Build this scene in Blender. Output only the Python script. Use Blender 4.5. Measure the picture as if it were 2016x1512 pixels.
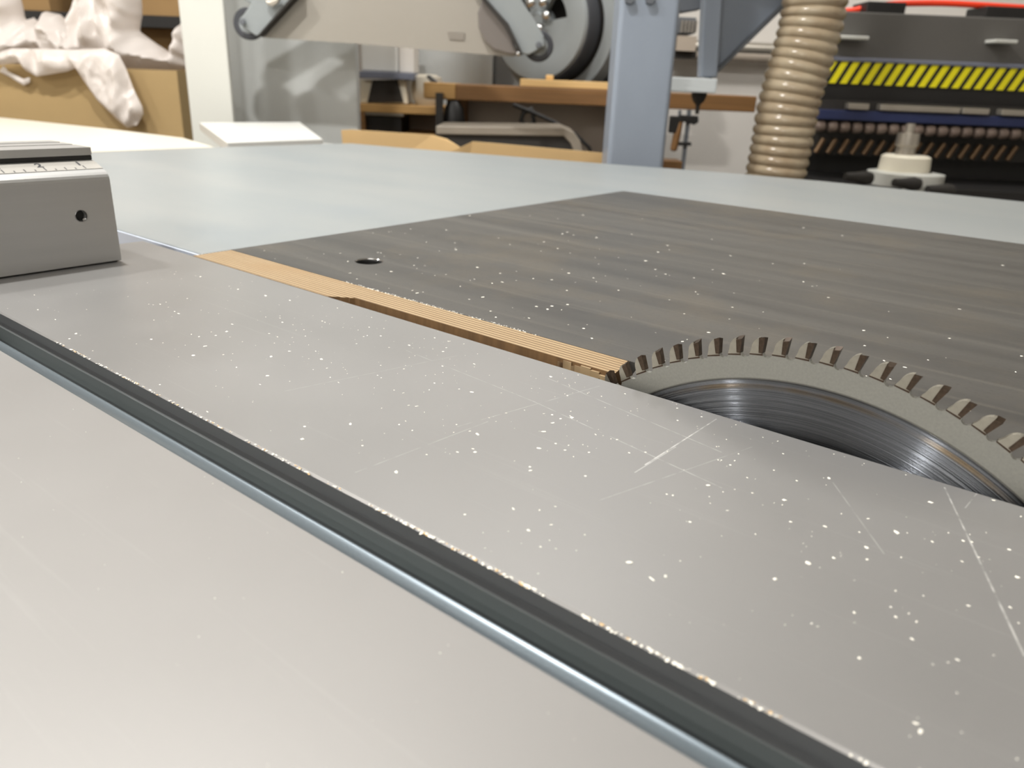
import bpy, bmesh, math, random
from mathutils import Vector, Matrix, noise

scene = bpy.context.scene
for o in list(bpy.data.objects):
    bpy.data.objects.remove(o)

# ------------------------------------------------------------------ camera
TZ = 0.900                                   # height of the saw table
cam_data = bpy.data.cameras.new('camera')
cam = bpy.data.objects.new('camera', cam_data)
scene.collection.objects.link(cam)
RT = Vector((-0.776892, -0.628437, 0.038801)); DN = Vector((-0.258381, 0.262008, -0.929834)); FW = Vector((0.574176, -0.732406, -0.365929))
cam.matrix_world = Matrix(((RT.x, -DN.x, -FW.x, 0.0), (RT.y, -DN.y, -FW.y, 0.0), (RT.z, -DN.z, -FW.z, TZ + 0.128), (0, 0, 0, 1)))
cam_data.sensor_width = 36.0
cam_data.lens = 1514.0 / 2016.0 * 36.0
cam_data.clip_start = 0.01
cam_data.dof.use_dof = True
cam_data.dof.focus_distance = 0.36
cam_data.dof.aperture_fstop = 14.0
scene.camera = cam

# ------------------------------------------------------------------ world, lamps, exposure
world = bpy.data.worlds.new('world'); scene.world = world
world.use_nodes = True
bgn = world.node_tree.nodes['Background']
bgn.inputs[0].default_value = (1.0, 0.98, 0.95, 1); bgn.inputs[1].default_value = 0.25

def area(name, loc, size, power, color=(1, 0.98, 0.945), aim=None):
    l = bpy.data.lights.new(name, 'AREA'); l.shape = 'RECTANGLE'
    l.size, l.size_y = size; l.energy = power; l.color = color
    o = bpy.data.objects.new(name, l); scene.collection.objects.link(o); o.location = loc
    if aim is not None:
        o.rotation_euler = (Vector(aim) - Vector(loc)).to_track_quat('-Z', 'Y').to_euler()
    else:
        o.rotation_euler = (0, 0, BANG)
    return o
BANG = math.radians(-141.905)                # the room runs at an angle to the saw
area('key_ceiling_lamp', (1.72, 0.22, 2.72), (0.20, 0.08), 26)
area('spot_ceiling_lamp', (0.95, -0.30, 2.72), (0.12, 0.08), 37)
area('ceiling_lamp_over_bench', (1.5, -2.0, 2.72), (1.3, 0.2), 11)
area('ceiling_lamp_behind', (-0.60, 2.3, 2.72), (0.20, 0.10), 32)
area('ceiling_lamp_far_left', (2.18, 1.8, 2.72), (0.20, 0.10), 27)
area('soft_fill_behind', (-0.9, 1.7, 2.74), (2.2, 1.5), 24)  # soft fill added behind the camera to lift upright faces, no known fixture
area('back_wall_fill', (0.65, -2.29, 2.70), (1.2, 0.2), 17, aim=(1.36, -3.2, 1.3))  # added fill, turned to the back wall to brighten it
scene.view_settings.view_transform = 'Standard'
scene.view_settings.look = 'None'
scene.view_settings.exposure = 0.18
scene.view_settings.gamma = 1.0
scene.view_settings.use_curve_mapping = False
scene.cycles.use_denoising = True
scene.cycles.max_bounces = 8
scene.cycles.sample_clamp_indirect = 4.0

# ------------------------------------------------------------------ materials
def lin(c):
    return tuple(((v / 255) / 12.92 if v / 255 <= 0.04045 else ((v / 255 + 0.055) / 1.055) ** 2.4) for v in c) + (1,)

class N:
    """small wrapper round a node tree"""
    def __init__(s, m):
        m.use_nodes = True; s.t = m.node_tree; s.b = s.t.nodes['Principled BSDF']; s.out = s.t.nodes['Material Output']
    def new(s, k, **kw):
        n = s.t.nodes.new(k)
        for a, v in kw.items(): setattr(n, a, v)
        return n
    def put(s, sock, v):
        if isinstance(v, bpy.types.NodeSocket): s.t.links.new(v, sock)
        else: sock.default_value = v
    def math(s, op, a, b=None, clamp=False):
        n = s.new('ShaderNodeMath', operation=op, use_clamp=clamp); s.put(n.inputs[0], a)
        if b is not None: s.put(n.inputs[1], b)
        return n.outputs[0]
    def vec(s, op, a, b=None):
        n = s.new('ShaderNodeVectorMath', operation=op); s.put(n.inputs[0], a)
        if b is not None:
            s.put(n.inputs['Scale'] if op == 'SCALE' else n.inputs[1], b)
        return n.outputs['Value'] if op in ('LENGTH', 'DOT_PRODUCT', 'DISTANCE') else n.outputs['Vector']
    def coord(s, scale=(1, 1, 1)):
        tc = s.new('ShaderNodeTexCoord'); mp = s.new('ShaderNodeMapping'); s.t.links.new(tc.outputs['Object'], mp.inputs[0])
        mp.inputs['Scale'].default_value = scale
        return mp.outputs[0]
    def noise(s, v, scale, detail=3, rough=0.55):
        n = s.new('ShaderNodeTexNoise'); s.put(n.inputs['Vector'], v)
        n.inputs['Scale'].default_value = scale; n.inputs['Detail'].default_value = detail; n.inputs['Roughness'].default_value = rough
        return n.outputs['Fac']
    def ramp(s, v, lo, hi, a=0.0, b=1.0):
        n = s.new('ShaderNodeMapRange', clamp=True); s.put(n.inputs[0], v)
        n.inputs[1].default_value = lo; n.inputs[2].default_value = hi; n.inputs[3].default_value = a; n.inputs[4].default_value = b
        return n.outputs[0]
    def mix(s, f, a, b):
        n = s.new('ShaderNodeMix', data_type='RGBA'); s.put(n.inputs[0], f); s.put(n.inputs[6], a); s.put(n.inputs[7], b)
        return n.outputs[2]
    def bump(s, h, strength, dist=0.001):
        n = s.new('ShaderNodeBump'); s.put(n.inputs['Height'], h); n.inputs['Strength'].default_value = strength; n.inputs['Distance'].default_value = dist
        s.t.links.new(n.outputs[0], s.b.inputs['Normal'])
    def seg(s, p, a, b, w):
        """mask of a thin straight scratch from a to b on the table top"""
        A = Vector((a[0], a[1], TZ)); AB = Vector((b[0], b[1], TZ)) - A
        d = s.vec('SUBTRACT', p, A)
        t = s.math('MULTIPLY', s.vec('DOT_PRODUCT', d, AB), 1.0 / AB.length_squared, clamp=True)
        n = s.new('ShaderNodeVectorMath', operation='SCALE'); n.inputs[0].default_value = AB; s.t.links.new(t, n.inputs['Scale'])
        return s.ramp(s.vec('DISTANCE', d, n.outputs[0]), w * 0.35, w, 1.0, 0.0)

def mat(name, rgb, rough=0.5, metal=0.0, var=0.0, vscale=20.0, stretch=(1, 1, 1), bump=0.0, spec=0.5, dark=None):
    m = bpy.data.materials.new(name); n = N(m)
    n.b.inputs['Roughness'].default_value = rough; n.b.inputs['Metallic'].default_value = metal
    n.b.inputs['Specular IOR Level'].default_value = spec
    c = lin(rgb)
    if var or bump:
        f = n.noise(n.coord(stretch), vscale, 4)
        if var:
            d = lin(dark) if dark else tuple(x * (1 - var) for x in c[:3]) + (1,)
            n.put(n.b.inputs['Base Color'], n.mix(n.ramp(f, 0.3, 0.7), d, c))
        else: n.b.inputs['Base Color'].default_value = c
        if bump: n.bump(f, bump)
    else:
        n.b.inputs['Base Color'].default_value = c
    m.diffuse_color = c
    return m

def mat_aluminium(name, rgb, metal, rough, scratches=(), off=(0, -0.1, TZ - 0.09)):
    m = bpy.data.materials.new(name); n = N(m)
    p = n.vec('ADD', n.coord(), off); c = lin(rgb)
    cloud = n.noise(p, 7.0, 3); fine = n.noise(n.coord((8, 260, 260)), 1.0, 4)
    col = n.mix(n.ramp(cloud, 0.3, 0.7), tuple(x * 0.93 for x in c[:3]) + (1,), c)
    col = n.mix(n.ramp(fine, 0.62, 0.8, 0, 0.05), col, (0.8, 0.8, 0.78, 1))
    r = n.ramp(cloud, 0.3, 0.7, rough - 0.04, rough + 0.05)
    mask = None
    for a, b, w, k in scratches:
        sm = n.math('MULTIPLY', n.seg(p, a, b, w * 0.62), k * 0.75)
        mask = sm if mask is None else n.math('MAXIMUM', mask, sm)
    if mask is not None:
        brk = n.ramp(n.noise(p, 160.0, 2), 0.35, 0.6)
        mask = n.math('MULTIPLY', mask, brk)
        col = n.mix(mask, col, (0.86, 0.86, 0.84, 1))
    n.put(n.b.inputs['Base Color'], col); n.put(n.b.inputs['Roughness'], r)
    n.b.inputs['Metallic'].default_value = metal
    n.bump(fine, 0.03, 0.0004)
    return m

SCR = [((0.1156, -0.2280), (0.1145, -0.2854), 0.0006, .8), ((0.1144, -0.2492), (0.1153, -0.2202), 0.0005, .5), ((0.0279, -0.2865), (-0.0066, -0.2028), 0.0007, .8), ((0.2679, -0.2545), (0.1815, -0.2469), 0.0005, .3),
       ((0.1815, -0.2469), (0.0873, -0.2312), 0.0005, .45), ((0.1874, -0.2050), (0.1706, -0.2824), 0.0005, .3), ((0.1931, -0.2737), (0.0994, -0.2574), 0.0005, .4), ((0.0592, -0.2624), (0.0328, -0.2268), 0.0006, .3),
       ((0.0194, -0.2754), (0.0174, -0.3013), 0.0005, .4), ((0.1871, -0.1530), (0.1818, -0.2171), 0.0005, .25), ((0.1139, -0.1948), (0.0925, -0.2700), 0.0005, .25), ((0.2658, -0.1804), (0.2447, -0.2670), 0.0005, .2)]
M_carr = mat_aluminium('anodised_aluminium_top', (151, 150, 149), 0.5, 0.40, SCR)
M_rear = mat_aluminium('anodised_aluminium_near', (145, 143, 141), 0.35, 0.5)
M_slot = mat_aluminium('groove_aluminium', (138, 144, 144), 0.6, 0.38)
M_fence = mat('fence_aluminium', (174, 174, 173), 0.42, 0.5, var=0.07, vscale=1.0, stretch=(40, 6, 90))

def mat_cast_iron():
    m = bpy.data.materials.new('ground_cast_iron'); n = N(m)
    p = n.coord()
    st1 = n.noise(n.coord((2.2, 34, 1)), 1.0, 4, 0.6)       # long streaks along the feed direction
    st2 = n.noise(n.coord((1.2, 110, 1)), 1.0, 3)
    bl = n.noise(p, 9.0, 5, 0.65); fi = n.noise(p, 420.0, 2)
    col = n.mix(n.ramp(st1, 0.32, 0.7), lin((80, 79, 77)), lin((97, 95, 91)))
    col = n.mix(n.ramp(st2, 0.58, 0.72, 0, 0.35), col, lin((124, 120, 111)))
    col = n.mix(n.ramp(bl, 0.5, 0.72, 0, 0.5), col, lin((112, 103, 88)))
    col = n.mix(n.ramp(fi, 0.55, 0.75, 0, 0.35), col, lin((70, 68, 64)))
    n.put(n.b.inputs['Base Color'], col)
    n.put(n.b.inputs['Roughness'], n.ramp(st1, 0.3, 0.7, 0.42, 0.58))
    n.b.inputs['Metallic'].default_value = 0.45
    n.bump(fi, 0.06, 0.0003)
    return m
M_iron = mat_cast_iron()

def mat_grey_top():
    m = bpy.data.materials.new('grey_painted_table_top'); n = N(m)
    p = n.coord(); a = n.noise(n.coord((1.5, 4, 1)), 3.0, 4); b = n.noise(p, 2.2, 4)
    col = n.mix(n.ramp(a, 0.3, 0.7), lin((140, 146, 148)), lin((148, 152, 152)))
    col = n.mix(n.ramp(b, 0.60, 0.78, 0, 0.5), col, lin((122, 132, 144)))
    n.put(n.b.inputs['Base Color'], col); n.put(n.b.inputs['Roughness'], n.ramp(b, 0.3, 0.7, 0.36, 0.42))
    return m
M_ext = mat_grey_top()

def mat_plywood():
    m = bpy.data.materials.new('laminated_plywood_edge'); n = N(m)
    p = n.coord(); sep = n.new('ShaderNodeSeparateXYZ'); n.put(sep.inputs[0], p)
    wob = n.math('MULTIPLY', n.noise(n.coord((8, 8, 8)), 1.0, 2), 0.0008)
    y = n.math('ADD', sep.outputs['Y'], wob)
    fr = n.math('FRACT', n.math('MULTIPLY', y, 1 / 0.0030))
    line = n.math('MULTIPLY', n.ramp(fr, 0.0, 0.16), n.ramp(fr, 0.62, 0.95, 1, 0))
    gr = n.noise(n.coord((30, 300, 300)), 1.0, 3)
    light = n.mix(gr, lin((158, 134, 100)), lin((178, 156, 122)))
    col = n.mix(line, lin((84, 60, 36)), light)
    col = n.mix(n.ramp(n.noise(n.coord((14, 40, 14)), 1.0, 3), 0.55, 0.75, 0, 0.5), col, lin((146, 118, 82)))
    n.put(n.b.inputs['Base Color'], col); n.b.inputs['Roughness'].default_value = 0.7
    return m
M_ply = mat_plywood()
M_plyside = mat('dark_plywood_side', (128, 98, 64), 0.8, var=0.35, vscale=1.0, stretch=(200, 40, 40))  # darker brown for the strip's side faces

def mat_blade():
    m = bpy.data.materials.new('saw_blade_steel'); n = N(m)
    tc = n.new('ShaderNodeTexCoord'); sep = n.new('ShaderNodeSeparateXYZ'); n.put(sep.inputs[0], tc.outputs['Object'])
    r = n.math('SQRT', n.math('ADD', n.math('POWER', sep.outputs['X'], 2.0), n.math('POWER', sep.outputs['Z'], 2.0)))
    cx = n.new('ShaderNodeCombineXYZ'); n.put(cx.inputs[0], n.math('MULTIPLY', r, 5200.0))
    at = n.math('MULTIPLY', n.math('ARCTAN2', sep.outputs['Z'], sep.outputs['X']), 1.6); n.put(cx.inputs[1], at)
    grind = n.noise(cx.outputs[0], 1.0, 3)
    inner = n.ramp(r, 0.1322, 0.1326, 1.0, 0.0)
    ringb = n.math('MULTIPLY', n.ramp(r, 0.1278, 0.1288), n.ramp(r, 0.1300, 0.1306, 1, 0))
    ringa = n.math('MULTIPLY', n.ramp(r, 0.1315, 0.1320), n.ramp(r, 0.1326, 0.1331, 1, 0))
    stain = n.ramp(n.noise(n.coord((30, 30, 30)), 1.0, 3), 0.35, 0.65)
    outer = n.mix(n.noise(n.coord(), 900.0, 2), lin((138, 139, 134)), lin((158, 158, 152)))
    pol = n.mix(n.ramp(grind, 0.35, 0.65), lin((92, 96, 102)), lin((136, 140, 147)))
    col = n.mix(inner, outer, pol)
    col = n.mix(n.math('MULTIPLY', n.math('MULTIPLY', ringb, stain), 0.8), col, lin((118, 98, 62)))
    col = n.mix(n.math('MULTIPLY', ringa, 0.6), col, lin((70, 68, 62)))
    n.put(n.b.inputs['Base Color'], col)
    n.put(n.b.inputs['Metallic'], n.ramp(inner, 0, 1, 0.55, 1.0))
    n.put(n.b.inputs['Roughness'], n.ramp(inner, 0, 1, 0.5, 0.22))
    # concentric grinding marks: each fine ring leans a little inwards or outwards
    cb = n.new('ShaderNodeCombineXYZ'); n.put(cb.inputs[0], n.math('MULTIPLY', r, 26000.0)); n.put(cb.inputs[1], n.math('MULTIPLY', at, 0.4))
    lean = n.math('MULTIPLY', n.math('MULTIPLY', n.math('SUBTRACT', n.noise(cb.outputs[0], 1.0, 0, 0.5), 0.5), 2.6), inner)
    rad = n.new('ShaderNodeCombineXYZ'); n.put(rad.inputs[0], n.math('DIVIDE', sep.outputs['X'], r)); n.put(rad.inputs[2], n.math('DIVIDE', sep.outputs['Z'], r))
    geo = n.new('ShaderNodeNewGeometry')
    n.put(n.b.inputs['Normal'], n.vec('NORMALIZE', n.vec('ADD', geo.outputs['Normal'], n.vec('SCALE', rad.outputs[0], lean))))
    n.put(n.b.inputs['Anisotropic'], n.ramp(inner, 0, 1, 0.0, 1.0)); n.b.inputs['Anisotropic Rotation'].default_value = 0.25
    tg = n.new('ShaderNodeTangent', direction_type='RADIAL', axis='Y'); n.put(n.b.inputs['Tangent'], tg.outputs[0])
    return m
M_blade = mat_blade()
M_tooth = mat('ground_tooth_steel', (176, 172, 160), 0.35, 0.75, var=0.15, vscale=300)
M_resin = mat('brown_resin', (64, 46, 30), 0.6, 0.1, var=0.4, vscale=500)
M_carbide = mat('dark_carbide', (96, 82, 70), 0.3, 0.8, var=0.5, vscale=400)

M_hole_shade = mat('recess_shade_black', (18, 18, 18), 0.6)  # black stands in for the shade down inside the screw holes
M_chrome = mat('polished_screw_steel', (200, 200, 200), 0.15, 1.0)
M_strip = mat('scale_strip_film', (172, 169, 163), 0.4)
M_ink = mat('black_ink', (46, 46, 52), 0.6)
M_chip = mat('pale_wood_flakes', (246, 242, 230), 0.8, var=0.08, vscale=200)
M_chip2 = mat('tan_wood_flakes', (214, 180, 130), 0.8, var=0.2, vscale=200)

M_groove_shade = mat('groove_side_shade', (118, 120, 122), 0.4, 0.5)  # darker copy of the plate's aluminium, painting in the groove's shade
M_lip = mat('lip_reflection_blue_grey', (102, 112, 119), 0.34, 0.5)  # dark blue-grey stands in for what the bare metal lip reflects
M_case = mat('dull_case_grey', (140, 132, 120), 0.5, var=0.1, vscale=10)
M_edge_sheen = mat('pale_blue_edge_sheen', (208, 216, 232), 0.4)  # pale blue stands in for light reflected off the table's side
M_post = mat('blue_grey_paint', (138, 147, 160), 0.38, var=0.12, vscale=9, stretch=(1, 1, .35), bump=0.02)
M_grey = mat('mid_grey_paint', (142, 148, 150), 0.45, var=0.08, vscale=6)
M_dgrey = mat('dark_grey_paint', (96, 100, 106), 0.5, var=0.1, vscale=8)
M_rub = mat('dark_rubber', (58, 60, 66), 0.6)
M_cab = mat('light_grey_enamel', (178, 181, 180), 0.4, var=0.04, vscale=3)
M_white = mat('white_enamel', (206, 207, 201), 0.4, var=0.03, vscale=3)
M_cream = mat('cream_laminate', (216, 210, 196), 0.4, var=0.03, vscale=3)
M_brd = mat('white_melamine', (222, 222, 218), 0.35)
M_wallw = mat('white_wall_paint', (228, 223, 216), 0.7, var=0.05, vscale=2)
M_card = mat('brown_cardboard', (164, 139, 96), 0.8, var=0.1, vscale=5)
M_cardd = mat('darker_cardboard', (160, 128, 84), 0.8, var=0.15, vscale=4)
M_cardl = mat('pale_cardboard', (236, 200, 145), 0.8, var=0.08, vscale=5)
M_wood = mat('beech_wood', (198, 156, 96), 0.6, var=0.25, vscale=3, stretch=(1, 30, 30))
M_woodd = mat('dark_oiled_wood', (134, 96, 54), 0.55, var=0.3, vscale=3, stretch=(1, 30, 30))
M_woodl = mat('pale_pine', (228, 190, 130), 0.65, var=0.15, vscale=3, stretch=(1, 30, 30))
M_black = mat('black_plastic', (26, 25, 25), 0.5, var=0.2, vscale=10)
M_dark = mat('dark_interior', (46, 43, 40), 0.7, var=0.3, vscale=8)
M_beam = mat('charcoal_paint', (92, 90, 87), 0.45, var=0.15, vscale=4)
M_beige = mat('beige_bag', (196, 188, 172), 0.7, var=0.1, vscale=8)
M_steel = mat('dull_steel', (176, 170, 160), 0.35, 0.7, var=0.1, vscale=20)
M_lab = mat('faded_label', (132, 126, 118), 0.5)
M_rollr = mat('worn_roller_metal', (128, 112, 102), 0.5, 0.2, var=0.2, vscale=30)
M_blue = mat('navy_bar', (34, 44, 84), 0.5)
M_bluegrey = mat('slate_tray', (112, 116, 130), 0.5)
M_red = mat('bright_red_cable', (236, 62, 28), 0.45)
M_bronze = mat('brown_bronze', (120, 94, 66), 0.4, 0.4, var=0.2, vscale=30)
M_ivory = mat('ivory_plastic', (232, 226, 208), 0.4)
M_ice = mat('pale_blue_zinc', (240, 248, 252), 0.4)
M_under = mat('grey_brown_panel', (176, 164, 150), 0.6, var=0.15, vscale=4)
M_floor = mat('grey_concrete', (150, 146, 140), 0.6, var=0.15, vscale=2)
M_ceil = mat('white_ceiling_paint', (226, 224, 218), 0.8)

def mat_hazard():
    m = bpy.data.materials.new('yellow_black_hazard_tape'); n = N(m)
    sep = n.new('ShaderNodeSeparateXYZ'); n.put(sep.inputs[0], n.coord())
    q = n.math('ADD', sep.outputs['X'], n.math('MULTIPLY', sep.outputs['Z'], -0.48))
    fr = n.math('FRACT', n.math('MULTIPLY', q, 1 / HAZ))
    n.put(n.b.inputs['Base Color'], n.mix(n.math('LESS_THAN', fr, 0.60), lin((24, 24, 18)), lin((236, 226, 20))))
    n.b.inputs['Roughness'].default_value = 0.5
    return m
HAZ = 0.0322
M_haz = mat_hazard()

def mat_hose():
    m = bpy.data.materials.new('beige_ribbed_plastic'); n = N(m)
    n.put(n.b.inputs['Base Color'], n.mix(n.ramp(n.noise(n.coord(), 14.0, 3), 0.3, 0.7), lin((158, 138, 112)), lin((186, 172, 148))))
    n.b.inputs['Roughness'].default_value = 0.22
    n.b.inputs['Subsurface Weight'].default_value = 0.0
    return m
M_hose = mat_hose()

def mat_clear(name, rgb, alpha, rough=0.15):
    m = bpy.data.materials.new(name); n = N(m)
    n.b.inputs['Base Color'].default_value = lin(rgb); n.b.inputs['Roughness'].default_value = rough
    n.b.inputs['Alpha'].default_value = alpha
    return m
M_acrylic = mat_clear('smoky_acrylic', (164, 159, 150), 0.82)
M_cap = mat_clear('clear_cap_plastic', (128, 122, 118), 0.75)

def mat_bag():
    m = bpy.data.materials.new('thin_white_plastic_film'); n = N(m)
    n.b.inputs['Base Color'].default_value = lin((240, 234, 230)); n.b.inputs['Roughness'].default_value = 0.28
    tr = n.new('ShaderNodeBsdfTranslucent'); tr.inputs[0].default_value = lin((236, 226, 216))
    mx = n.new('ShaderNodeMixShader'); mx.inputs[0].default_value = 0.35
    n.t.links.new(n.b.outputs[0], mx.inputs[1]); n.t.links.new(tr.outputs[0], mx.inputs[2]); n.t.links.new(mx.outputs[0], n.out.inputs[0])
    return m
M_bag = mat_bag()

# ------------------------------------------------------------------ mesh helpers
ROOM = 'room'; SAW = 'saw'
class Frame:
    rot = 0.0; base = Vector((0, 0, 0))

def mesh_obj(name, bm, m, parent=None, base=Vector((0, 0, 0)), smooth=False, bevel=0.0, segs=2):
    bmesh.ops.translate(bm, verts=bm.verts, vec=-Vector(base))
    bmesh.ops.recalc_face_normals(bm, faces=bm.faces)
    me = bpy.data.meshes.new(name); bm.to_mesh(me); bm.free()
    for mm in (m if isinstance(m, (list, tuple)) else [m]): me.materials.append(mm)
    if smooth:
        me.polygons.foreach_set('use_smooth', [True] * len(me.polygons))
        me.set_sharp_from_angle(angle=math.radians(smooth if smooth is not True else 40))
    o = bpy.data.objects.new(name, me); scene.collection.objects.link(o)
    if parent is not None: o.parent = parent
    if bevel:
        b = o.modifiers.new('bevel', 'BEVEL'); b.width = bevel; b.segments = segs; b.limit_method = 'ANGLE'; b.angle_limit = math.radians(40)
        b.harden_normals = False
    return o

class Thing:
    """an Empty at the thing's base that parents its parts; coordinates are metres in the room's (or the saw's) axes"""
    def __init__(s, name, label, cat, base, frame=ROOM, group=None):
        s.base = Vector(base); s.frame = frame
        s.o = bpy.data.objects.new(name, None); scene.collection.objects.link(s.o)
        s.o.empty_display_size = 0.05
        if frame == ROOM:
            s.o.rotation_euler = (0, 0, BANG); s.o.location = Matrix.Rotation(BANG, 3, 'Z') @ s.base
        else: s.o.location = s.base
        s.o['label'] = label; s.o['category'] = cat
        if group: s.o['group'] = group
    def part(s, name, bm, m, **k):
        return mesh_obj(name, bm, m, s.o, s.base, **k)
    def sub(s, name, bm, m, parent, **k):
        return mesh_obj(name, bm, m, parent, s.base, **k)

def single(name, label, cat, base, bm, m, frame=ROOM, group=None, kind=None, **k):
    o = mesh_obj(name, bm, m, None, base, **k)
    if frame == ROOM:
        o.rotation_euler = (0, 0, BANG); o.location = Matrix.Rotation(BANG, 3, 'Z') @ Vector(base)
    else: o.location = base
    if label: o['label'] = label; o['category'] = cat
    if group: o['group'] = group
    if kind: o['kind'] = kind
    return o

def box(x0, x1, y0, y1, z0, z1, bm=None, mi=0):
    bm = bm or bmesh.new()
    v = [bm.verts.new((x, y, z)) for z in (z0, z1) for x, y in ((x0, y0), (x1, y0), (x1, y1), (x0, y1))]
    for q in ((0, 3, 2, 1), (4, 5, 6, 7), (0, 1, 5, 4), (1, 2, 6, 5), (2, 3, 7, 6), (3, 0, 4, 7)):
        f = bm.faces.new([v[i] for i in q]); f.material_index = mi
    return bm

def prism(pts, a0, a1, axis='y', bm=None, mi=0):
    """polygon extruded: axis y -> pts are (x, z); axis z -> (x, y); axis x -> (y, z)"""
    bm = bm or bmesh.new()
    def at(p, a): return (p[0], a, p[1]) if axis == 'y' else ((p[0], p[1], a) if axis == 'z' else (a, p[0], p[1]))
    A = [bm.verts.new(at(p, a0)) for p in pts]; B = [bm.verts.new(at(p, a1)) for p in pts]
    fs = [bm.faces.new(A), bm.faces.new(B[::-1])]
    for i in range(len(pts)):
        j = (i + 1) % len(pts); fs.append(bm.faces.new((A[i], B[i], B[j], A[j])))
    for f in fs: f.material_index = mi
    return bm

def tube(path, r, seg=12, bm=None, mi=0, cap=True):
    bm = bm or bmesh.new(); path = [Vector(p) for p in path]; rings = []
    rs = r if isinstance(r, (list, tuple)) else [r] * len(path)
    up = None
    for i, p in enumerate(path):
        t = (path[min(i + 1, len(path) - 1)] - path[max(i - 1, 0)]).normalized()
        if up is None:
            up = t.orthogonal().normalized()
        up = (up - t * up.dot(t)).normalized(); w = t.cross(up)
        rings.append([bm.verts.new(p + (up * math.cos(a) + w * math.sin(a)) * rs[i]) for a in (2 * math.pi * k / seg for k in range(seg))])
    for A, B in zip(rings, rings[1:]):
        for k in range(seg):
            f = bm.faces.new((A[k], A[(k + 1) % seg], B[(k + 1) % seg], B[k])); f.material_index = mi
    if cap:
        bm.faces.new(rings[0][::-1]).material_index = mi; bm.faces.new(rings[-1]).material_index = mi
    return bm

def lathe(prof, origin, axis, seg=48, bm=None, mi=0, closed=False):
    """prof: list of (radius, height along axis)"""
    bm = bm or bmesh.new(); ax = Vector(axis).normalized(); u = ax.orthogonal().normalized(); w = ax.cross(u); o = Vector(origin)
    rings = []
    for r, h in prof:
        if r < 1e-6: rings.append([bm.verts.new(o + ax * h)])
        else: rings.append([bm.verts.new(o + ax * h + (u * math.cos(2 * math.pi * k / seg) + w * math.sin(2 * math.pi * k / seg)) * r) for k in range(seg)])
    pairs = list(zip(rings, rings[1:])) + ([(rings[-1], rings[0])] if closed else [])
    for A, B in pairs:
        for k in range(seg):
            k2 = (k + 1) % seg
            a = [A[0]] if len(A) == 1 else [A[k], A[k2]]
            b = [B[0]] if len(B) == 1 else [B[k2], B[k]]
            if len(a) + len(b) >= 3: bm.faces.new(a + b).material_index = mi
    return bm

def holed(outer, holes, z, depth, to3, bm=None, seg=32, wall=True):
    """flat sheet with round holes, each with its own wall going down by depth; to3(u, v, w) maps to space"""
    bm = bm or bmesh.new(); edges = []
    def loop(pts):
        vs = [bm.verts.new(to3(u, v, z)) for u, v in pts]
        es = [bm.edges.new((vs[i], vs[(i + 1) % len(vs)])) for i in range(len(vs))]
        return vs, es
    ov, oe = loop(outer); edges += oe; hl = []
    for cu, cv, r in holes:
        hv, he = loop([(cu + r * math.cos(2 * math.pi * k / seg), cv + r * math.sin(2 * math.pi * k / seg)) for k in range(seg)])
        edges += he; hl.append((hv, cu, cv, r))
    bmesh.ops.triangle_fill(bm, use_beauty=True, use_dissolve=False, edges=edges)
    for hv, cu, cv, r in hl:
        lo = [bm.verts.new(to3(cu + r * math.cos(2 * math.pi * k / seg), cv + r * math.sin(2 * math.pi * k / seg), z - depth)) for k in range(seg)]
        for k in range(seg):
            bm.faces.new((hv[k], hv[(k + 1) % seg], lo[(k + 1) % seg], lo[k]))
        bm.faces.new(lo)
    return bm, ov

# ------------------------------------------------------------------ room shell (room axes: x to the right, y away from the camera)
def shell(name, bm, m, **k): single(name, None, None, (0, 0, 0), bm, m, kind='structure', **k)
R0, R1, D0, D1 = -3.3, 3.3, -2.6, 3.65
shell('floor', box(R0, R1, D0, D1, -0.1, 0), M_floor)
shell('ceiling', box(R0, R1, D0, D1, 2.8, 2.9), M_ceil)
shell('wall_back', box(R0, R1, D1, D1 + .1, 0, 2.8), M_wallw)
shell('wall_left', box(R0 - .1, R0, D0, D1, 0, 2.8), M_wallw)
shell('wall_right', box(R1, R1 + .1, D0, D1, 0, 2.8), M_wallw)
shell('wall_front', box(R0, R1, D0 - .1, D0, 0, 2.8), M_wallw)

# ------------------------------------------------------------------ SAW
# sliding carriage
YE = -0.2905                                  # carriage edge beside the blade
XA, XB = -0.55, 0.6018
t = Thing('sliding_carriage', 'long satin aluminium sliding table with a groove along it, filling the foreground', 'saw table', (0, -0.1, TZ - 0.09), SAW)
fp = [(YE, TZ - .0006), (YE + .0006, TZ), (-0.1428, TZ), (-0.142, TZ - .0008), (-0.142, TZ - .0050), (-0.1448, TZ - .0066), (-0.1448, TZ - .0085), (-0.1421, TZ - .0092), (-0.1421, TZ - .0265),
      (-0.146, TZ - .0265), (-0.146, TZ - .04), (YE, TZ - .04)]
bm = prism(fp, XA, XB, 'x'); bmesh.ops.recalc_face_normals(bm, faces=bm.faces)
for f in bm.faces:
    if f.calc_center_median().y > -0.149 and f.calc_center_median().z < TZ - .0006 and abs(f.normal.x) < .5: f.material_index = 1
t.part('blade_side_plate', bm, [M_carr, M_groove_shade])
rp = [(-0.1186, TZ), (0.16, TZ), (0.16, TZ - .04), (-0.116, TZ - .04), (-0.116, TZ - .0265), (-0.1236, TZ - .0265), (-0.1245, TZ - .0255), (-0.1245, TZ - .0062), (-0.1230, TZ - .0048), (-0.1190, TZ - .0030)]
nearp = t.part('operator_side_plate', prism(rp, XA, XB, 'x'), M_rear)
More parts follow.
